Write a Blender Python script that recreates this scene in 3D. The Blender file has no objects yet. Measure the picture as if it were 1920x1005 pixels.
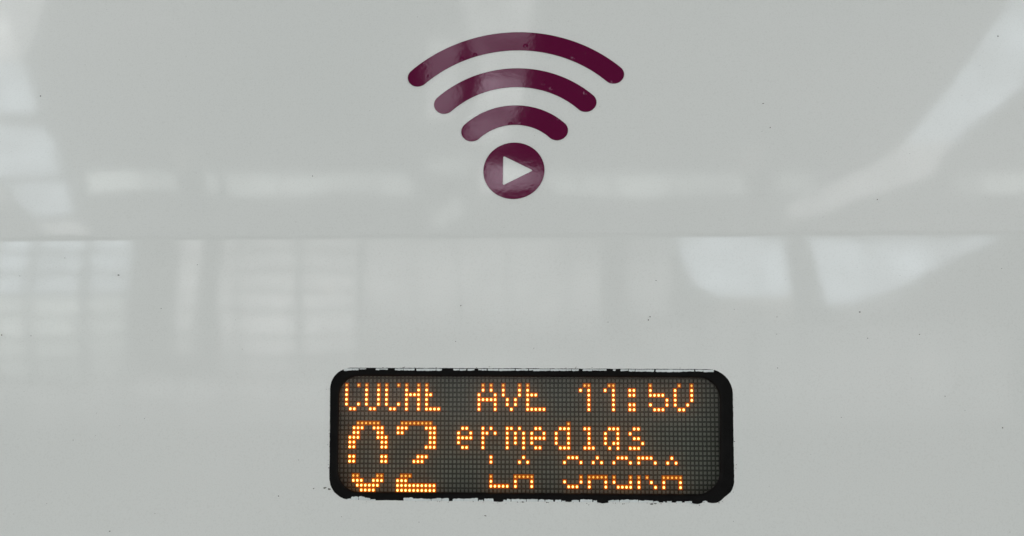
import bpy, math, random
from mathutils import Vector, Matrix

random.seed(7)
S = bpy.context.scene
COL = S.collection

# ------------------------------------------------------------------ camera
PW, PH, FPX = 1920.0, 1005.0, 2004.0          # photograph size and focal length in its pixels
CAM = Vector((0.0, -1.6, 1.75))
YAW, PITCH, ROLL = math.radians(3.5), math.radians(3.8), math.radians(-0.04)
FWD = Vector((-math.sin(YAW) * math.cos(PITCH), math.cos(YAW) * math.cos(PITCH), math.sin(PITCH)))
R0 = FWD.cross(Vector((0, 0, 1))).normalized()
U0 = R0.cross(FWD)
RGT = R0 * math.cos(ROLL) + U0 * math.sin(ROLL)
UPV = -R0 * math.sin(ROLL) + U0 * math.cos(ROLL)
cd = bpy.data.cameras.new('camera')
cam = bpy.data.objects.new('camera', cd)
COL.objects.link(cam)
cd.sensor_fit = 'HORIZONTAL'
cd.sensor_width = 36.0
cd.lens = 36.0 * FPX / PW
cd.clip_start, cd.clip_end = 0.02, 200.0
cam.matrix_world = Matrix(((RGT.x, UPV.x, -FWD.x, CAM.x), (RGT.y, UPV.y, -FWD.y, CAM.y),
                           (RGT.z, UPV.z, -FWD.z, CAM.z), (0, 0, 0, 1)))
S.camera = cam

# ------------------------------------------------------------------ light and exposure
world = bpy.data.worlds.new('World')
S.world = world
world.use_nodes = True
bg = world.node_tree.nodes['Background']
bg.inputs['Color'].default_value = (0.992, 1.0, 1.0, 1)      # even, pale daylight under the station roof
bg.inputs['Strength'].default_value = 1.58
S.view_settings.view_transform = 'Standard'
S.view_settings.look = 'None'
S.view_settings.exposure = 0.0
S.view_settings.gamma = 1.0
S.view_settings.use_curve_mapping = False
S.cycles.use_denoising = True
S.cycles.max_bounces = 6
S.cycles.transparent_max_bounces = 12

# ------------------------------------------------------------------ geometry helpers
def ray(px, py):
    return (FWD + RGT * ((px - PW / 2) / FPX) - UPV * ((py - PH / 2) / FPX)).normalized()

class Plane:
    """A leaning body panel: origin o, along-train axis u, up-slope axis v, outward normal n."""
    def __init__(s, o, lean):
        l = math.radians(lean)
        s.o = o
        s.u = Vector((1, 0, 0))
        s.v = Vector((0, math.sin(l), math.cos(l)))
        s.n = Vector((0, -math.cos(l), math.sin(l)))
    def hit(s, px, py, depth=0.0):                     # depth: metres behind the face
        d = ray(px, py)
        t = ((s.o - s.n * depth) - CAM).dot(s.n) / d.dot(s.n)
        return CAM + d * t
    def uv(s, px, py, depth=0.0):
        p = s.hit(px, py, depth) - s.o
        return p.dot(s.u), p.dot(s.v)
    def at(s, u, v, h=0.0):                            # h: metres proud of the face
        return s.o + s.u * u + s.v * v + s.n * h
    def frame(s, u, v, h=0.0):
        p = s.at(u, v, h)
        return Matrix(((s.u.x, s.v.x, s.n.x, p.x), (s.u.y, s.v.y, s.n.y, p.y),
                       (s.u.z, s.v.z, s.n.z, p.z), (0, 0, 0, 1)))

d0 = ray(960, 441)
t0 = -CAM.y / d0.y
CREASE = CAM + d0 * t0
CREASE = Vector((0, 0, CREASE.z))
LOW = Plane(CREASE, 1.5)
UPP = Plane(CREASE, 14.5)

def mesh_obj(name, verts, faces, mats, parent=None, mat_idx=None, smooth=False, kind=None):
    me = bpy.data.meshes.new(name)
    me.from_pydata([tuple(v) for v in verts], [], faces)
    for m in (mats if isinstance(mats, (list, tuple)) else [mats]):
        me.materials.append(m)
    if mat_idx:
        for p, i in zip(me.polygons, mat_idx):
            p.material_index = i
    if smooth:
        for p in me.polygons:
            p.use_smooth = True
    me.update()
    o = bpy.data.objects.new(name, me)
    COL.objects.link(o)
    if parent:
        o.parent = parent
    if kind:
        o['kind'] = kind
    return o

def thing(name, label, cat):
    o = bpy.data.objects.new(name, None)
    o.empty_display_size = 0.05
    COL.objects.link(o)
    o['label'] = label
    o['category'] = cat
    return o

def box(x0, x1, y0, y1, z0, z1):
    v = [(x, y, z) for x in (x0, x1) for y in (y0, y1) for z in (z0, z1)]
    f = [(0, 1, 3, 2), (4, 6, 7, 5), (0, 4, 5, 1), (2, 3, 7, 6), (0, 2, 6, 4), (1, 5, 7, 3)]
    return v, f

def rounded(corners, radii, seg=14):
    """corners of a quad in order (image pixels, clockwise) -> outline with fillets"""
    out = []
    n = len(corners)
    for i in range(n):
        p = Vector(corners[i]); a = Vector(corners[i - 1]); b = Vector(corners[(i + 1) % n])
        r = radii[i]
        da, db = (a - p).normalized(), (b - p).normalized()
        p0, p1 = p + da * r, p + db * r
        for k in range(seg + 1):                        # superellipse-like quadratic/circular blend
            th = k / seg * math.pi / 2
            q = p + (da * r) * (1 - math.sin(th)) + (db * r) * (1 - math.cos(th))
            out.append(q)
    return out

def resample(pts, step):
    out = []
    n = len(pts)
    for i in range(n):
        a, b = pts[i], pts[(i + 1) % n]
        L = (b - a).length
        k = max(1, int(round(L / step)))
        for j in range(k):
            out.append(a.lerp(b, j / k))
    return out

def prism(front, back):
    """two equal loops -> closed solid (convex-ish ngon caps)"""
    n = len(front)
    v = list(front) + list(back)
    f = [tuple(range(n)), tuple(range(2 * n - 1, n - 1, -1))]
    f += [(i, n + i, n + (i + 1) % n, (i + 1) % n) for i in range(n)]
    return v, f

# ------------------------------------------------------------------ materials
def new_mat(name):
    m = bpy.data.materials.new(name)
    m.use_nodes = True
    nt = m.node_tree
    return m, nt, nt.nodes['Principled BSDF'], nt.nodes['Material Output']

def noise(nt, scale, detail=2.0, rough=0.5, coord='Object', src=None):
    n = nt.nodes.new('ShaderNodeTexNoise')
    n.inputs['Scale'].default_value = scale
    n.inputs['Detail'].default_value = detail
    n.inputs['Roughness'].default_value = rough
    if src is None:
        tc = nt.nodes.new('ShaderNodeTexCoord')
        src = tc.outputs[coord]
    nt.links.new(src, n.inputs['Vector'])
    return n

def bump(nt, height, dist, strength=1.0, prev=None):
    b = nt.nodes.new('ShaderNodeBump')
    b.inputs['Strength'].default_value = strength
    b.inputs['Distance'].default_value = dist
    nt.links.new(height, b.inputs['Height'])
    if prev is not None:
        nt.links.new(prev.outputs['Normal'], b.inputs['Normal'])
    return b

def ramp(nt, src, stops):
    r = nt.nodes.new('ShaderNodeValToRGB')
    els = r.color_ramp.elements
    while len(els) < len(stops):
        els.new(0.5)
    for e, (p, c) in zip(els, stops):
        e.position = p
        e.color = c if len(c) == 4 else (*c, 1)
    nt.links.new(src, r.inputs['Fac'])
    return r

def paint_material():
    m, nt, p, out = new_mat('white_train_paint')
    big = noise(nt, 1.3, 3.0)
    col = ramp(nt, big.outputs['Fac'], [(0.3, (0.692, 0.714, 0.696)), (0.7, (0.724, 0.738, 0.720))])
    # faint grime film, as fine grain on the paint
    gr = noise(nt, 420.0, 3.0, 0.65)
    g2 = ramp(nt, gr.outputs['Fac'], [(0.30, (0.93, 0.93, 0.925)), (0.5, (1, 1, 1))])
    mx = nt.nodes.new('ShaderNodeMix'); mx.data_type = 'RGBA'; mx.blend_type = 'MULTIPLY'
    mx.inputs['Factor'].default_value = 1.0
    nt.links.new(col.outputs['Color'], mx.inputs['A']); nt.links.new(g2.outputs['Color'], mx.inputs['B'])
    nt.links.new(mx.outputs['Result'], p.inputs['Base Color'])
    p.inputs['Roughness'].default_value = 0.28             # hazy base coat under a clear gloss coat
    p.inputs['IOR'].default_value = 1.42
    p.inputs['Coat Weight'].default_value = 1.0
    p.inputs['Coat Roughness'].default_value = 0.05
    p.inputs['Coat IOR'].default_value = 1.5
    wave = noise(nt, 3.2, 1.0)
    b1 = bump(nt, wave.outputs['Fac'], 0.0010)
    mid = noise(nt, 16.0, 2.0)
    b2 = bump(nt, mid.outputs['Fac'], 0.00006, prev=b1)
    peel = noise(nt, 190.0, 2.0)
    b3 = bump(nt, peel.outputs['Fac'], 0.000010, prev=b2)
    nt.links.new(b3.outputs['Normal'], p.inputs['Normal'])
    nt.links.new(b3.outputs['Normal'], p.inputs['Coat Normal'])
    return m

def vinyl_material():
    m, nt, p, out = new_mat('maroon_vinyl')
    p.inputs['Base Color'].default_value = (0.098, 0.0002, 0.031, 1)
    p.inputs['Specular Tint'].default_value = (1.0, 0.84, 0.98, 1)
    p.inputs['Roughness'].default_value = 0.05
    p.inputs['IOR'].default_value = 1.66
    w = noise(nt, 3.2, 1.0)
    b1 = bump(nt, w.outputs['Fac'], 0.0009)
    pe = noise(nt, 110.0, 3.0, 0.55)
    b2 = bump(nt, pe.outputs['Fac'], 0.00003, prev=b1)
    vo = nt.nodes.new('ShaderNodeTexVoronoi')               # small trapped blisters under the film
    vo.inputs['Scale'].default_value = 62.0
    tc = nt.nodes.new('ShaderNodeTexCoord')
    nt.links.new(tc.outputs['Object'], vo.inputs['Vector'])
    bl = ramp(nt, vo.outputs['Distance'], [(0.10, (1, 1, 1)), (0.26, (0, 0, 0))])
    pick = ramp(nt, vo.outputs['Color'], [(0.62, (0, 0, 0)), (0.66, (1, 1, 1))])
    mu = nt.nodes.new('ShaderNodeMath'); mu.operation = 'MULTIPLY'
    nt.links.new(bl.outputs['Color'], mu.inputs[0]); nt.links.new(pick.outputs['Color'], mu.inputs[1])
    b3 = bump(nt, mu.outputs[0], 0.00022, prev=b2)
    nt.links.new(b3.outputs['Normal'], p.inputs['Normal'])
    return m

def plain(name, col, rough=0.5, spec=0.5, bump_scale=None, bump_dist=0.0, vary=0.0):
    m, nt, p, out = new_mat(name)
    if vary:
        n = noise(nt, 60.0, 4.0, 0.65)
        lo = tuple(c * (1 - vary) for c in col); hi = tuple(min(1, c * (1 + vary)) for c in col)
        r = ramp(nt, n.outputs['Fac'], [(0.3, lo), (0.7, hi)])
        nt.links.new(r.outputs['Color'], p.inputs['Base Color'])
    else:
        p.inputs['Base Color'].default_value = (*col, 1)
    p.inputs['Roughness'].default_value = rough
    p.inputs['Specular IOR Level'].default_value = spec
    if bump_scale:
        n = noise(nt, bump_scale, 3.0)
        b = bump(nt, n.outputs['Fac'], bump_dist)
        nt.links.new(b.outputs['Normal'], p.inputs['Normal'])
    return m

def emit(name, col, strength):
    m = bpy.data.materials.new(name)
    m.use_nodes = True
    nt = m.node_tree
    nt.nodes.remove(nt.nodes['Principled BSDF'])
    e = nt.nodes.new('ShaderNodeEmission')
    e.inputs['Color'].default_value = (*col, 1)
    e.inputs['Strength'].default_value = strength
    nt.links.new(e.outputs[0], nt.nodes['Material Output'].inputs['Surface'])
    return m

M_PAINT = paint_material()
M_VINYL = vinyl_material()
M_RUBBER = plain('black_sealant', (0.0050, 0.0048, 0.0048), 0.6, 0.07, 260, 0.0004, 0.25)
M_FLAKE = plain('loose_paint_flake', (0.62, 0.66, 0.66), 0.4, 0.4, 500, 0.0003, 0.12)
M_SPECK = plain('dark_grime', (0.13, 0.127, 0.118), 0.8, 0.2)
M_BOARD = plain('matrix_board', (0.038, 0.041, 0.033), 0.7, 0.2)
M_PAD = plain('unlit_lens', (0.128, 0.138, 0.112), 0.55, 0.3, vary=0.12)
M_WALL = plain('station_plaster', (0.07, 0.073, 0.07), 0.8, 0.2)
M_FLOOR = plain('platform_concrete', (0.74, 0.75, 0.73), 0.8, 0.2, vary=0.06)

# ------------------------------------------------------------------ setting: platform, track bed and the hall seen mirrored in the paint
WALL_Y = -11.0
v, f = box(-16, 16, WALL_Y - 0.5, -0.16, -1.1, 0.0)
mesh_obj('platform', v, f, M_FLOOR, kind='structure')
v, f = box(-16, 16, -0.155, 3.0, -1.4, -1.1)
mesh_obj('track_bed', v, f, M_FLOOR, kind='structure')
v, f = box(-9, 9, WALL_Y - 0.4, WALL_Y, 0.0, 17.0)
hall = mesh_obj('station_wall', v, f, M_WALL, kind='structure')

v, f = box(-9, 9, WALL_Y - 0.4, -0.4, 17.0, 17.3)
mesh_obj('station_roof', v, f, M_WALL, kind='structure')  # unseen slab added to keep overhead sky light off the upper panel

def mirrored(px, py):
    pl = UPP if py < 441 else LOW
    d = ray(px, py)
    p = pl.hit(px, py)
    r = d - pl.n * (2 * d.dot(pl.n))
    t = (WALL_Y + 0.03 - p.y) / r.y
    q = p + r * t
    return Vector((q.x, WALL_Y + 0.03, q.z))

def bend(x, y):
    """the lattice of the glazing at that end of the hall is gently bowed"""
    if y > 442 and x < 250:
        k = (y - 443) / 262
        return x - 13 * math.sin(math.pi * min(k, 1)) + 6 * k, y + 9 * math.sin(math.pi * (x + 60) / 310) * k
    if y > 442 and x < 680:
        k = (y - 443) / 262
        return x - 5 * math.sin(math.pi * min(k, 1)), y + 5 * math.sin((x - 330) / 90) * k
    return x, y

_em = {}
TINT = {'n': (1.0, 1.0, 1.0), 'b': (0.86, 0.97, 1.06), 'w': (1.06, 0.98, 0.90), 'g': (0.95, 1.02, 0.98)}
def pane_glow(tint, strength):
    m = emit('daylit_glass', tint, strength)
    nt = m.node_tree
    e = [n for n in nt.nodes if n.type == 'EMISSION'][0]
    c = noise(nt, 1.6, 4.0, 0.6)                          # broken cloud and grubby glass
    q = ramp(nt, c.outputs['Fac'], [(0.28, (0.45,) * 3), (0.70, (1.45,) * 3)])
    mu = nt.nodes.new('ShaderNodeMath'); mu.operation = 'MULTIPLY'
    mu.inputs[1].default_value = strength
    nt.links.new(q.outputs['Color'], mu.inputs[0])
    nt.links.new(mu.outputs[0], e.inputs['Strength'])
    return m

def pane(poly, strength, tint='n', name='window_or_fill_pane'):
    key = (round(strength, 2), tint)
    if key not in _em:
        _em[key] = pane_glow(TINT[tint], strength)
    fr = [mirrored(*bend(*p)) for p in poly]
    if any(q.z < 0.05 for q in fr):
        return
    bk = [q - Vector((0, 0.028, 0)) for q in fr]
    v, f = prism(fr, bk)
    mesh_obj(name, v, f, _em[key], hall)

def quad(x0, x1, y0, y1, s, tint='n', slant=0.0):
    xm, ym = (x0 + x1) / 2, (y0 + y1) / 2
    pane([(x0, y0), (xm, y0), (x1, y0), (x1 + slant / 2, ym), (x1 + slant, y1), (xm + slant, y1), (x0 + slant, y1), (x0 + slant / 2, ym)], s, tint)

# lower row, left: tall glazing with bars, seen below the body crease
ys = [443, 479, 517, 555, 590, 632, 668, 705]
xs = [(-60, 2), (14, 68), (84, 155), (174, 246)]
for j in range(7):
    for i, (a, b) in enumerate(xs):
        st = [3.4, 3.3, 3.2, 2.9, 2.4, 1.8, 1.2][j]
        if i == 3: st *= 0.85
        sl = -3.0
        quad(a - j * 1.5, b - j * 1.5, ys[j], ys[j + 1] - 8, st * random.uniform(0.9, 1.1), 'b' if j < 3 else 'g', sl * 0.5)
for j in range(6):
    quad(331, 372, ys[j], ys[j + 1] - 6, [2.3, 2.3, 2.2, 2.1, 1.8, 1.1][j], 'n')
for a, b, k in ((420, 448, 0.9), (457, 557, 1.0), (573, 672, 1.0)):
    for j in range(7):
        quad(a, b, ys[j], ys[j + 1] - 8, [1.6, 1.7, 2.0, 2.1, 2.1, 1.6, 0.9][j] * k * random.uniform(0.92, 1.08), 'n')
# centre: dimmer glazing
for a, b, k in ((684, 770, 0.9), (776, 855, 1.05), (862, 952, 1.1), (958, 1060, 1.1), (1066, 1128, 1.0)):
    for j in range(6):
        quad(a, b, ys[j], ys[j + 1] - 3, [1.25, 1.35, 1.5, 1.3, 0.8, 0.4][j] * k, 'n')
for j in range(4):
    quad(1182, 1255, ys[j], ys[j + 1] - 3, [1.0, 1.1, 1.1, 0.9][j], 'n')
# right: two big sky openings, dim fringe panes added to soften their lower edges
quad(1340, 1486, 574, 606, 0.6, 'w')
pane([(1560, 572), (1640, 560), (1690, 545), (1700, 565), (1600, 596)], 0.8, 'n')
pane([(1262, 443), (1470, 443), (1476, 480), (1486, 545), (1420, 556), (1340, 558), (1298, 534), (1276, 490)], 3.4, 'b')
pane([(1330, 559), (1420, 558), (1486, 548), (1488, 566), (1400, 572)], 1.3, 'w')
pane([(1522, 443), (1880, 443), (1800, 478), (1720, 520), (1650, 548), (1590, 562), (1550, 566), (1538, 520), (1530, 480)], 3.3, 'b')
# dim glowing fill panes added low on the wall to lighten the lower panel
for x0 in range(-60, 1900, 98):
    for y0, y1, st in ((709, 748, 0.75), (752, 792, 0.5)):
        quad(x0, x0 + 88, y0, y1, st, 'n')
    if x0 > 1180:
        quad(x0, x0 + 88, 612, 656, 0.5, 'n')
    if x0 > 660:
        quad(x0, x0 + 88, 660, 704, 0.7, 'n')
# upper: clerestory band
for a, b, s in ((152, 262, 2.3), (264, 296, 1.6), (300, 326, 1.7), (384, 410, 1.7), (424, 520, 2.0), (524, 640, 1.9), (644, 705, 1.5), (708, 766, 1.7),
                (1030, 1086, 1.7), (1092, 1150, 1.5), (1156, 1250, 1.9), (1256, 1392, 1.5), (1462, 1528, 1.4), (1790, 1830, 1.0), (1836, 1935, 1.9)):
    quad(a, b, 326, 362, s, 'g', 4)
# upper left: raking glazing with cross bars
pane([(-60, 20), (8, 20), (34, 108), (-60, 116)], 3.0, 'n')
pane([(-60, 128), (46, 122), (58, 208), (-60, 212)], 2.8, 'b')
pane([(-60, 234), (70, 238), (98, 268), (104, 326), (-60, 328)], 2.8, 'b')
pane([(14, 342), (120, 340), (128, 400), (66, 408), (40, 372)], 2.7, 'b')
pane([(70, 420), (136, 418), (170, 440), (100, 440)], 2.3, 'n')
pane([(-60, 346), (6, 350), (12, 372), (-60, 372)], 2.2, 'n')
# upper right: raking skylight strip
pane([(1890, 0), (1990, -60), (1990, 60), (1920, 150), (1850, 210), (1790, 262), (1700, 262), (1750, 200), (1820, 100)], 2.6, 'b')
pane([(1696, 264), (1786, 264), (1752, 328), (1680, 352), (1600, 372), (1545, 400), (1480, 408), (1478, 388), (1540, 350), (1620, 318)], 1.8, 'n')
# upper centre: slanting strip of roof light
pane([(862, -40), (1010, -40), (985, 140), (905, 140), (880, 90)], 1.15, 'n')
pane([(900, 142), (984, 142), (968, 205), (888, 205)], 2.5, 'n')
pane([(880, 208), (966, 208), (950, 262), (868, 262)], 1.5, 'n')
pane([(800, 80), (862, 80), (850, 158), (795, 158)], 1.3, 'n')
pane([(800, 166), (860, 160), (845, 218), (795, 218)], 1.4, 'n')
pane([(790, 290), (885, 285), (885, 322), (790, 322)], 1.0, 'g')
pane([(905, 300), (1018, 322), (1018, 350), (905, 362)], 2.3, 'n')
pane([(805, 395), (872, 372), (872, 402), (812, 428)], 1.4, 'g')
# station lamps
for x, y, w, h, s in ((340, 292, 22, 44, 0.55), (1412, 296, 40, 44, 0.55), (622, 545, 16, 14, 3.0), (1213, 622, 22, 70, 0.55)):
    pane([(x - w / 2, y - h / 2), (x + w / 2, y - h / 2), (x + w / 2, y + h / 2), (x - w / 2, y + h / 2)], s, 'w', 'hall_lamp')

# ------------------------------------------------------------------ train carriage
train = thing('train_carriage', 'glossy pale grey white train carriage side with a horizontal crease', 'train')

# opening for the display: an irregular, chipped paint edge (pixels of the photograph)
HOLE = rounded([(619.0, 689.3), (1373.5, 692.3), (1377.5, 943.2), (617.0, 938.0)], [40, 46, 44, 42])
HOLE = resample(HOLE, 1.6)
hc = Vector((998, 815))
wob = [random.uniform(-1, 1) for _ in range(len(HOLE) + 8)]
def dips(x, y):
    """bigger bites and lips in the lower paint edge"""
    d = 0.0
    if y > 925:
        for cx, w, a in ((1131, 9, 2.6), (1307, 9, 2.6), (1322, 6, -2.4), (730, 26, -0.6), (660, 20, -1.0), (1345, 12, 1.2), (935, 8, 1.0), (1360, 9, -3.0)):
            d += a * math.exp(-((x - cx) / w) ** 2)
    return d
hl = []
for i, p in enumerate(HOLE):
    j = 0.5 * wob[i] + 0.3 * (wob[i + 1] + wob[i + 2] + wob[i + 3]) * 0.6
    amp = 0.75 if 640 < p.x < 1350 else 0.4
    dr = (p - hc).normalized()
    q = p + dr * j * amp
    q.y += dips(p.x, p.y)
    hl.append(q)
HOLE_UV = [Vector(LOW.uv(p.x, p.y)) for p in hl]

def panel_with_hole(name, plane, u0, u1, v0, v1, hole, thick, mat, parent):
    n = len(hole)
    c = sum(hole, Vector((0, 0))) / n
    outer = []
    for p in hole:
        d = p - c
        ts = []
        if d.x > 1e-9: ts.append((u1 - c.x) / d.x)
        if d.x < -1e-9: ts.append((u0 - c.x) / d.x)
        if d.y > 1e-9: ts.append((v1 - c.y) / d.y)
        if d.y < -1e-9: ts.append((v0 - c.y) / d.y)
        outer.append(c + d * min(ts))
    for cx, cy in ((u0, v0), (u1, v0), (u1, v1), (u0, v1)):
        k = min(range(n), key=lambda i: (outer[i] - Vector((cx, cy))).length)
        outer[k] = Vector((cx, cy))
    V = [plane.at(p.x, p.y) for p in hole] + [plane.at(p.x, p.y) for p in outer]
    V += [plane.at(p.x, p.y, -thick) for p in hole] + [plane.at(p.x, p.y, -thick) for p in outer]
    F = []
    for i in range(n):
        k = (i + 1) % n
        F += [(i, k, n + k, n + i), (2 * n + k, 2 * n + i, 3 * n + i, 3 * n + k), (k, i, 2 * n + i, 2 * n + k), (n + i, n + k, 3 * n + k, 3 * n + i)]
    return mesh_obj(name, V, F, mat, parent)

FIL = 0.0045                                           # half height of the rounded crease
panel_with_hole('lower_panel', LOW, -2.6, 2.6, -2.75, -FIL, HOLE_UV, 0.003, M_PAINT, train)
# upper panel with the rounded crease along its lower edge
prof = [LOW.at(0, -FIL)]
a, b, c = LOW.at(0, -FIL), CREASE, UPP.at(0, FIL)
for k in range(1, 13):
    t = k / 12
    prof.append(a * (1 - t) ** 2 + b * (2 * t * (1 - t)) + c * t * t)
prof.append(UPP.at(0, 1.25))
V, F = [], []
for p in prof:
    V += [p + Vector((-2.6, 0, 0)), p + Vector((2.6, 0, 0))]
nb = len(V)
for p in prof:
    V += [p + Vector((-2.6, 0.003, 0)), p + Vector((2.6, 0.003, 0))]
for k in range(len(prof) - 1):
    F += [(2 * k, 2 * k + 1, 2 * k + 3, 2 * k + 2), (nb + 2 * k, nb + 2 * k + 2, nb + 2 * k + 3, nb + 2 * k + 1)]
e = 2 * (len(prof) - 1)
F += [(e, e + 1, nb + e + 1, nb + e), (1, 0, nb, nb + 1)]
mesh_obj('upper_panel', V, F, M_PAINT, train)

# flakes of paint still clinging to the sealant along the opening
def flake(x0, x1, ya, yb, jag, edge):
    """ya: clean edge beside the panel, yb: ragged edge over the black sealant"""
    x0 -= 0.35; x1 += 0.35
    n = max(5, int((x1 - x0) / 1.7))
    n = min(n, 26)
    top, bot = [], []
    w = 0.0
    for i in range(n + 1):
        x = x0 + (x1 - x0) * i / n
        w = 0.6 * w + random.uniform(-1, 1) * jag
        end = min(i, n - i)
        k = 1.0 if end > 1 else (1.0 if end == 1 else 0.85)
        y2 = ya + (yb - ya) * k + w
        lim = 0.8
        y2 = max(y2, ya + lim) if yb > ya else min(y2, ya - lim)
        top.append((x + random.uniform(-.3, .3), ya + random.uniform(-edge, edge)))
        bot.append((x + random.uniform(-.4, .4), y2))
    V, F = [], []
    m = n + 1
    h0, h1 = -0.0012, -0.0001 - random.uniform(0, 0.0004)
    for (x, y) in top: V.append(LOW.hit(x, y, -h1))
    for (x, y) in bot: V.append(LOW.hit(x, y, -h1 + 0.0003))
    for (x, y) in top: V.append(LOW.hit(x, y, -h0))
    for (x, y) in bot: V.append(LOW.hit(x, y, -h0))
    for i in range(n):
        F += [(i, i + 1, m + i + 1, m + i), (m + i, m + i + 1, 3 * m + i + 1, 3 * m + i), (i + 1, i, 2 * m + i, 2 * m + i + 1)]
    F += [(0, m, 3 * m, 2 * m), (n, 2 * m + n, 3 * m + n, m + n)]
    mesh_obj('paint_flake', V, F, M_FLAKE, train)

def top_y(x): return 689.3 + (x - 619) * 3.0 / 754.5
def bot_y(x): return 938.0 + (x - 617) * 5.2 / 760.5
for x0, x1, dep in ((645, 660, 4.6), (661, 672, 3.6), (674, 686, 1.8), (705, 712, 2.8), (713, 727, 2.6), (741, 756, 3.2), (757, 777, 3.6), (781, 817, 4.0), (818.5, 828, 3.9),
                    (850, 861, 2.8), (862, 874, 3.4), (877, 889, 3.3), (897, 902, 2.6), (903, 912, 3.0), (915, 934, 3.4), (936, 965, 3.6), (967, 990, 3.2), (992, 999, 2.6), (1000, 1031, 3.6),
                    (1032, 1061, 3.0), (1062, 1071, 2.6), (1072.5, 1085, 3.2), (1093, 1110, 3.0), (1111, 1137, 2.8), (1150, 1154, 3.0), (1164, 1178, 3.2), (1179.5, 1190, 3.4), (1192, 1226, 4.2), (1230, 1262, 4.4),
                    (1263, 1280, 4.6), (1281, 1301, 3.6), (1304, 1318, 3.4), (1319, 1338, 4.4)):
    y = top_y(0.5 * (x0 + x1)) + 1.1
    flake(x0, x1, y, y + dep, 0.45, 0.25)
for x0, x1, dep in ((649, 658, 3.0), (659, 672, 7.0), (673, 684, 7.6), (685, 694, 5.0), (695, 704, 2.6), (757, 775, 5.4), (775.6, 796, 4.2), (796.6, 808, 3.6), (809.5, 818, 4.4), (818.6, 828, 5.2), (829.2, 841, 4.6),
                    (849, 855, 4.2), (855.7, 869, 4.6), (870.3, 880, 4.6), (880.4, 896, 5.4), (898, 906, 2.4), (908, 925, 4.8), (944, 950, 2.6), (951, 957, 4.6), (959, 975, 5.0), (976, 986, 4.8),
                    (988, 1008, 4.4), (1010, 1021, 4.0), (1022.5, 1037, 3.8), (1041, 1052, 3.8), (1054, 1060, 2.0), (1072, 1085, 3.4), (1088, 1110, 4.6), (1113, 1119, 3.0),
                    (1141, 1161, 3.6), (1162, 1180, 4.2), (1181, 1196, 4.0), (1197, 1224, 3.4), (1225, 1235, 2.4), (1244, 1247, 2.2), (1251, 1259, 2.6), (1268, 1278, 1.8), (1284, 1297, 2.2), (1318, 1326, 2.8)):
    y = bot_y(0.5 * (x0 + x1)) + 0.7
    flake(x0, x1, y, y - dep - 0.9, 0.6, 0.2)

# grime specks and scratches on the paint
def specks(name, plane, spots):
    V, F = [], []
    for px, py, r, st in spots:
        o = len(V)
        k = 7
        ang = random.uniform(0, 6.28)
        ring = []
        for i in range(k):
            a = ang + 2 * math.pi * i / k
            rr = r * random.uniform(0.6, 1.2)
            ring.append((px + rr * st * math.cos(a), py + rr * math.sin(a)))
        V += [plane.hit(x, y, -0.00035) for x, y in ring]
        V += [plane.hit(x, y, -0.00002) for x, y in ring]
        F.append(tuple(o + i for i in range(k)))
        F += [(o + i, o + (i + 1) % k, o + k + (i + 1) % k, o + k + i) for i in range(k)]
    return mesh_obj(name, V, F, M_SPECK, train, kind='stuff')
up = [(76, 180, 1.5, 1), (1431, 194, 0.9, 2.4), (1444, 239, 1.3, 1), (1871, 68, 1.3, 1), (1645, 374, 1.3, 1), (586, 330, 1.0, 1)]
up += [(random.uniform(0, 1920), random.uniform(10, 430), random.uniform(0.3, 0.6), 1) for _ in range(45)]
lo = [(222, 516, 1.2, 2.0), (3, 628, 1.3, 1), (522, 930, 1.3, 1.2), (206, 996, 1.4, 1.3), (137, 825, 1.0, 1), (1219, 594, 1.5, 1), (1216, 600, 1.2, 1), (1140, 604, 1.0, 1), (1612, 585, 1.5, 1.1),
      (1627, 634, 1.1, 1), (1230, 526, 1.1, 1), (1724, 627, 1.2, 1), (1772, 743, 1.1, 1), (1880, 802, 1.2, 1), (1457, 594, 0.9, 1), (1458, 690, 1.0, 1), (640, 969, 0.8, 1), (864, 573, 1.2, 1), (910, 967, 1.3, 2),
      (608, 915, 1.6, 1.6), (617, 917, 2.2, 1.5), (621, 919, 1.8, 1.4), (611, 914, 1.0, 2.2), (588, 916, 1.0, 1.6), (980, 941.5, 1.3, 1.6), (1025, 942, 1.3, 1.7), (1222, 945, 1.6, 2.4), (1228, 944, 1.2, 2.6)]
for _ in range(50):
    lo.append((random.uniform(0, 1920), random.uniform(455, 1000), random.uniform(0.35, 0.8), random.choice((1, 1, 1.5))))
for _ in range(110):                                     # peppering along the edge of the opening
    p = random.choice(hl)
    d = (p - hc).normalized()
    q = p + d * abs(random.gauss(0, 2.6)) + Vector((0, 0.4))
    lo.append((q.x, q.y, random.uniform(0.35, 0.95), random.choice((1, 1.6))))
lo = [s for s in lo if not (612 < s[0] < 1382 and 684 < s[1] < 948 and s[2] > 5)]
def outside(x, y): return not (619 < x < 1374 and 690.5 < y < 939.5)
specks('paint_speck', UPP, up)
specks('paint_speck', LOW, [s for s in lo if outside(s[0], s[1])])

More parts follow.
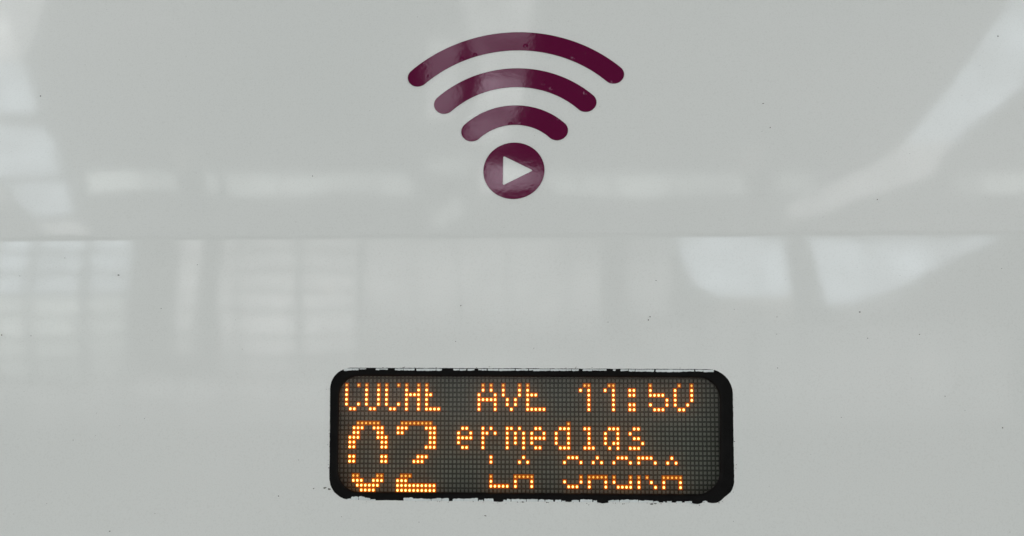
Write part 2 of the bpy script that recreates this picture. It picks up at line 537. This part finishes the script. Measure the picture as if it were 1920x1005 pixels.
# ------------------------------------------------------------------ wireless symbol stuck on the upper panel
logo = thing('wireless_symbol', 'maroon wireless sticker of three arcs above a play button disc', 'sticker')
lu, lv = UPP.uv(963.5, 320)
SC = (UPP.uv(1020.8, 320)[0] - UPP.uv(906.2, 320)[0]) / 114.6     # metres per photograph pixel across the sticker
H0, H1 = 0.0001, 0.0006
def flat_part(name, ring_pts, parent, hole=None):
    n = len(ring_pts)
    fr = [UPP.at(lu + x * SC, lv + y * SC, H1) for x, y in ring_pts]
    bk = [UPP.at(lu + x * SC, lv + y * SC, H0) for x, y in ring_pts]
    if hole is None:
        raise ValueError
    hf = [UPP.at(lu + x * SC, lv + y * SC, H1) for x, y in hole]
    hb = [UPP.at(lu + x * SC, lv + y * SC, H0) for x, y in hole]
    V = fr + hf + bk + hb
    F = []
    for i in range(n):
        k = (i + 1) % n
        F += [(i, n + i, n + k, k), (i, k, 2 * n + k, 2 * n + i), (n + k, n + i, 3 * n + i, 3 * n + k)]
    return mesh_obj(name, V, F, M_VINYL, parent)
def arc_part(r, w, half):
    """band of radius r and width w with round ends, as a strip of quads"""
    pts = []
    N = 48
    for i in range(N + 1):
        a = math.radians(90 + half - 2 * half * i / N)
        pts.append(((r + w / 2) * math.cos(a), (r + w / 2) * math.sin(a), (r - w / 2) * math.cos(a), (r - w / 2) * math.sin(a)))
    def cap(a_deg, sgn):
        a = math.radians(a_deg)
        cx, cy = r * math.cos(a), r * math.sin(a)
        rad, tan = Vector((math.cos(a), math.sin(a))), Vector((-math.sin(a), math.cos(a))) * sgn
        out = []
        for k in range(1, 10):
            th = k / 10 * math.pi / 2
            e = Vector((cx, cy)) + tan * (w / 2 * math.sin(th))
            h = w / 2 * math.cos(th)
            out.append((e.x + rad.x * h, e.y + rad.y * h, e.x - rad.x * h, e.y - rad.y * h))
        return out
    left = cap(90 + half, 1)[::-1]
    right = cap(90 - half, -1)
    rows = left + pts + right
    V, F = [], []
    for h in (H1, H0):
        for a, b, c, d in rows:
            V += [UPP.at(lu + a * SC, lv + b * SC, h), UPP.at(lu + c * SC, lv + d * SC, h)]
    m = 2 * len(rows)
    for k in range(len(rows) - 1):
        F.append((2 * k, 2 * k + 1, 2 * k + 3, 2 * k + 2))
        F.append((2 * k + 2, m + 2 * k + 2, m + 2 * k, 2 * k))
        F.append((2 * k + 1, m + 2 * k + 1, m + 2 * k + 3, 2 * k + 3))
    F += [(0, m, m + 1, 1), (m - 1, 2 * m - 1, 2 * m - 2, m - 2)]
    mesh_obj('signal_arc', V, F, M_VINYL, logo)
for r, w, half in ((274.0, 40.0, 43.6), (194.5, 40.5, 44.1), (114.8, 41.0, 44.8)):
    arc_part(r, w, half)
# play disc with the triangle cut out
tri_px = [(-20.5, 30.5), (36.5, 0.0), (-20.5, -30.0)]
def tri_loop():
    T = [Vector(p) for p in tri_px]
    out = []
    rr = 3.6
    for i in range(3):
        p, a, b = T[i], T[i - 1], T[(i + 1) % 3]
        da, db = (a - p).normalized(), (b - p).normalized()
        cut = rr / math.tan(math.acos(max(-1, min(1, da.dot(db)))) / 2) * 0.75
        p0, p1 = p + da * cut, p + db * cut
        for k in range(7):
            t = k / 6
            out.append(p0 * (1 - t) ** 2 + p * (2 * t * (1 - t)) + p1 * t * t)
    return out
loop = tri_loop()
loop = resample(loop, 2.0)
cen = sum(loop, Vector((0, 0))) / len(loop)
loop.sort(key=lambda p: math.atan2(p.y - cen.y, p.x - cen.x))
disc = []
RD = 57.3
for p in loop:
    d = (p - cen).normalized()
    bq = cen.dot(d); cq = cen.dot(cen) - RD * RD
    t = -bq + math.sqrt(bq * bq - cq)
    q = cen + d * t
    disc.append((q.x, q.y))
flat_part('play_disc', disc, logo, [(p.x, p.y) for p in loop])

# ------------------------------------------------------------------ LED destination display set into the opening
disp = thing('led_display', 'black framed amber LED destination display set into the lower panel', 'display')
D_BOARD = 0.0220
# sealant frame: flush lip, rounded inner edge, wall down to the board
OUT = resample(rounded([(609, 680), (1384, 683), (1388, 953), (607, 948)], [42, 48, 46, 44]), 12)
INN = rounded([(637.0, 705.5), (1349.0, 708.5), (1350.0, 927.0), (634.0, 922.0)], [36, 40, 44, 40], 16)
INN = resample(INN, 9)
def polar_sample(loop, c, angs):
    """points where rays from c cross a star-shaped loop"""
    th = [(math.atan2(p.y - c.y, p.x - c.x), p) for p in loop]
    res = []
    for a in angs:
        d = Vector((math.cos(a), math.sin(a)))
        best = None
        for i in range(len(loop)):
            p, q = loop[i], loop[(i + 1) % len(loop)]
            e = q - p
            den = d.x * e.y - d.y * e.x
            if abs(den) < 1e-9: continue
            w = p - c
            t = (w.x * e.y - w.y * e.x) / den
            s = (w.x * d.y - w.y * d.x) / den
            if t > 0 and -1e-6 <= s <= 1 + 1e-6:
                best = t if best is None else max(best, t)
        res.append(c + d * best)
    return res
angs = [math.atan2(p.y - hc.y, p.x - hc.x) for p in INN]
OUTm = polar_sample(OUT, hc, angs)
def inset(loop, k):                                     # move px outward from the centre line
    out = []
    n = len(loop)
    for i in range(n):
        t = (loop[(i + 1) % n] - loop[i - 1]).normalized()
        out.append(loop[i] + Vector((t.y, -t.x)) * k)
    return out
loops = [([LOW.hit(p.x, p.y, 0.0012) for p in OUTm]),
         ([LOW.hit(p.x, p.y, 0.0014) for p in inset(INN, 9)]),
         ([LOW.hit(p.x, p.y, 0.0022) for p in inset(INN, 4.5)]),
         ([LOW.hit(p.x, p.y, 0.0040) for p in inset(INN, 1.5)]),
         ([LOW.hit(p.x, p.y, 0.0065) for p in INN]),
         ([LOW.hit(p.x, p.y, D_BOARD + 0.002) for p in INN])]
n = len(INN)
V = [p for l in loops for p in l]
F = []
for k in range(len(loops) - 1):
    for i in range(n):
        j = (i + 1) % n
        F.append((k * n + i, k * n + j, (k + 1) * n + j, (k + 1) * n + i))
mesh_obj('frame', V, F, M_RUBBER, disp, smooth=True)

# grid of the matrix, fitted to the photograph
def grid_fit():
    a = LOW.uv(630 + 128 / 6.2818, 700 + 193 / 6.2818, D_BOARD)       # column 0, row 1
    b = LOW.uv(1170 + 790 / 6.2818, 700 + 204 / 6.2818, D_BOARD)      # column 85, row 1
    c = LOW.uv(630 + 728 / 6.2818, 800 + 747 / 6.2818, D_BOARD)       # column 13, row 22
    d = LOW.uv(1170 + 669 / 6.2818, 800 + 716 / 6.2818, D_BOARD)      # column 82, row 21
    pu = ((b[0] - a[0]) / 85 + (d[0] - c[0]) / 69) / 2
    u0 = (a[0] + b[0] - 85 * pu + c[0] - 13 * pu + d[0] - 82 * pu) / 4
    pv = ((c[1] - a[1]) / 21 + (d[1] - b[1]) / 20) / 2
    v0 = (a[1] - pv + b[1] - pv + c[1] - 22 * pv + d[1] - 21 * pv) / 4
    return u0, pu, v0, pv
GU, PU, GV, PV = grid_fit()

C0, C1, R0_, R1_ = -3, 93, -2, 23
v, f = box(GU + (C0 - 1) * PU, GU + (C1 + 1) * PU, GV + (R1_ + 1) * PV, GV + (R0_ - 1) * PV, -D_BOARD - 0.004, -D_BOARD)
V = [LOW.at(x, y, z) for x, y, z in v]
mesh_obj('matrix_board', V, f, M_BOARD, disp)

def rng(a, b): return list(range(a, b + 1))
LIT = {
 0: [0, 3, 5, 8, 10, 13, 15, 18, 20, 34, 36, 39, 43, 45, 59, 60, 65, 66, 75, 82, 85],
 1: [0, 5, 8, 10, 15, 18, 20, 34, 36, 39, 43, 45, 58, 60, 64, 66, 70, 71, 75, 81, 85],
 2: [0, 5, 8, 10, 15, 16, 17, 18, 20, 21, 33, 37, 39, 43, 45, 46, 47, 60, 66, 70, 71, 75, 76, 77, 78, 81, 85],
 3: [0, 5, 8, 10, 15, 18, 20, 33, 34, 35, 36, 37, 40, 42, 45, 60, 66, 79, 81, 85],
 4: [0, 3, 5, 8, 10, 13, 15, 18, 20, 33, 37, 40, 42, 45, 60, 66, 70, 71, 75, 79, 81, 84],
 5: [1, 2, 6, 7, 11, 12, 15, 18, 20, 21, 22, 23, 33, 37, 41, 45, 46, 47, 48, 49, 60, 66, 70, 71, 76, 77, 78, 82, 83],
 8: rng(3, 8) + rng(14, 21) + [55],
 9: [2, 3, 4, 7, 8, 9, 13, 14, 15, 20, 21, 22, 29, 30, 34, 36, 40, 41, 43, 47, 48, 53, 54, 55, 59, 60, 65, 66, 67, 71, 72],
 10: [2, 3, 8, 9, 13, 14, 21, 22, 28, 31, 34, 35, 37, 40, 42, 44, 46, 49, 52, 55, 60, 64, 67, 70],
 11: [1, 2, 3, 8, 9, 10, 21, 22, 28, 29, 30, 31, 34, 40, 42, 44, 46, 47, 48, 49, 52, 55, 60, 64, 67, 71, 72],
 12: [1, 2, 9, 10, 21, 22, 28, 34, 40, 42, 44, 46, 52, 55, 60, 64, 66, 67, 73],
 13: [1, 2, 9, 10, 20, 21, 22, 29, 30, 34, 40, 44, 47, 48, 53, 54, 55, 59, 60, 61, 65, 67, 70, 71, 72],
 15: [1, 2, 9, 10, 18, 19, 20, 36, 44, 55, 56, 57, 62, 67, 68, 69, 72, 73, 74, 75, 80],
 16: [1, 2, 9, 10, 17, 18, 19, 36, 43, 45, 54, 58, 61, 63, 66, 70, 72, 76, 79, 81],
 19: [2, 3, 8, 9, 14, 15, 16, 36] + rng(42, 46) + [58] + rng(60, 64) + [66, 70, 72, 74] + rng(78, 82),
 20: [2, 3, 4, 7, 8, 9, 13, 14, 15, 36, 42, 46, 54, 58, 60, 64, 66, 70, 72, 75, 78, 82],
 21: rng(3, 8) + rng(13, 22) + rng(36, 40) + [42, 46, 55, 56, 57, 60, 64, 67, 68, 69, 70, 72, 76, 78, 82],
 22: rng(4, 7) + rng(13, 22),
}
DIM = {0, 8, 19}

# unlit lenses: small square pads between dark grooves
V, F = [], []
PADW, PADH, PADZ = PU * 0.30, -PV * 0.30, 0.0006
for r in range(R0_, R1_ + 1):
    for c in range(C0, C1 + 1):
        if c in LIT.get(r, ()):
            continue
        u, vv = GU + c * PU, GV + r * PV
        o = len(V)
        for s, z in ((1.0, 0.0), (0.82, PADZ)):
            for sx, sy in ((-1, -1), (1, -1), (1, 1), (-1, 1)):
                V.append(LOW.at(u + sx * PADW * s, vv + sy * PADH * s, -D_BOARD + z))
        F.append((o + 4, o + 5, o + 6, o + 7))
        for i in range(4):
            k = (i + 1) % 4
            F.append((o + i, o + k, o + 4 + k, o + 4 + i))
mesh_obj('unlit_led', V, F, M_PAD, disp, kind='stuff')

# lit LEDs: glowing dome; a square emissive plate paints the orange halo around it
M_CORE = emit('amber_led_core', (1.0, 0.60, 0.17), 5.0)
M_CORE_DIM = emit('amber_led_core_dim', (1.0, 0.50, 0.09), 1.5)
M_HALO = emit('amber_led_lens', (1.0, 0.135, 0.001), 0.5)
M_RIM = emit('amber_led_rim', (1.0, 0.46, 0.06), 2.6)
M_SIDE = emit('amber_led_side', (1.0, 0.18, 0.004), 4.0)
M_SIDE_DIM = emit('amber_led_side_dim', (1.0, 0.20, 0.006), 0.8)
M_HALO_DIM = emit('amber_led_lens_dim', (1.0, 0.18, 0.003), 0.34)
def led_mesh(name, core, halo, side, rim, k):
    V, F, I = [], [], []
    w, h = PU * 0.5, -PV * 0.48
    for s, z in ((1.0, 0.0), (0.86, 0.0008)):
        for sx, sy in ((-1, -1), (1, -1), (1, 1), (-1, 1)):
            V.append((sx * w * s, sy * h * s, z))
    F.append((4, 5, 6, 7)); I.append(1)
    for i in range(4):
        j = (i + 1) % 4
        F.append((i, j, 4 + j, 4 + i)); I.append(1)
    o = len(V)
    N = 12
    rings = ((0.30, 0.0007), (0.28, 0.0024), (0.215, 0.0029))
    for q, z in rings:
        for i in range(N):
            a = 2 * math.pi * i / N
            V.append((PU * q * k * math.cos(a), -PV * q * k * math.sin(a), z))
    V.append((0, 0, 0.0031))
    for i in range(N):
        j = (i + 1) % N
        F.append((o + i, o + j, o + N + j, o + N + i)); I.append(2)
        F.append((o + N + i, o + N + j, o + 2 * N + j, o + 2 * N + i)); I.append(3)
        F.append((o + 2 * N + i, o + 2 * N + j, o + 3 * N)); I.append(0)
    me = bpy.data.meshes.new(name)
    me.from_pydata(V, [], F)
    me.materials.append(core); me.materials.append(halo); me.materials.append(side); me.materials.append(rim)
    for p, i in zip(me.polygons, I):
        p.material_index = i
    return me
ME_ON = led_mesh('led', M_CORE, M_HALO, M_SIDE, M_RIM, 1.0)
ME_DIM = led_mesh('led', M_CORE_DIM, M_HALO_DIM, M_SIDE_DIM, M_CORE_DIM, 0.85)
spots = [(c, r) for r, cs in LIT.items() for c in cs]
spots.sort(key=lambda q: (q[1] in DIM, -q[0]))             # the full, nearer ones first
for c, r in spots[:300]:
    o = bpy.data.objects.new('led', ME_ON)
    COL.objects.link(o)
    o.parent = disp
    o.matrix_world = LOW.frame(GU + c * PU, GV + r * PV, -D_BOARD)
V, F, I = [], [], []                                       # the remaining ones joined into one part
for c, r in spots[300:]:
    me = ME_DIM if r in DIM else ME_ON
    mt = LOW.frame(GU + c * PU, GV + r * PV, -D_BOARD)
    o = len(V)
    V += [mt @ v.co for v in me.vertices]
    for p in me.polygons:
        F.append(tuple(o + i for i in p.vertices))
        I.append(p.material_index + (4 if r in DIM else 0))
mesh_obj('led', V, F, list(ME_ON.materials) + list(ME_DIM.materials), disp, mat_idx=I, kind='stuff')

# front pane of slightly dusty clear plastic
def pane_material():
    m = bpy.data.materials.new('display_pane')
    m.use_nodes = True
    nt = m.node_tree
    nt.nodes.remove(nt.nodes['Principled BSDF'])
    tr = nt.nodes.new('ShaderNodeBsdfTransparent'); tr.inputs['Color'].default_value = (0.97, 0.97, 0.97, 1)
    tl = nt.nodes.new('ShaderNodeBsdfTranslucent'); tl.inputs['Color'].default_value = (0.9, 0.9, 0.9, 1)
    gl = nt.nodes.new('ShaderNodeBsdfGlossy'); gl.inputs['Roughness'].default_value = 0.08
    m1 = nt.nodes.new('ShaderNodeMixShader'); m1.inputs[0].default_value = 0.036
    m2 = nt.nodes.new('ShaderNodeMixShader'); m2.inputs[0].default_value = 0.018
    nt.links.new(tr.outputs[0], m1.inputs[1]); nt.links.new(tl.outputs[0], m1.inputs[2])
    nt.links.new(m1.outputs[0], m2.inputs[1]); nt.links.new(gl.outputs[0], m2.inputs[2])
    nt.links.new(m2.outputs[0], nt.nodes['Material Output'].inputs['Surface'])
    return m
big = inset(INN, 0.6)
fr = [LOW.hit(p.x, p.y, 0.0075) for p in big]
bk = [LOW.hit(p.x, p.y, 0.0090) for p in big]
v, f = prism(fr, bk)
mesh_obj('front_pane', v, f, pane_material(), disp)
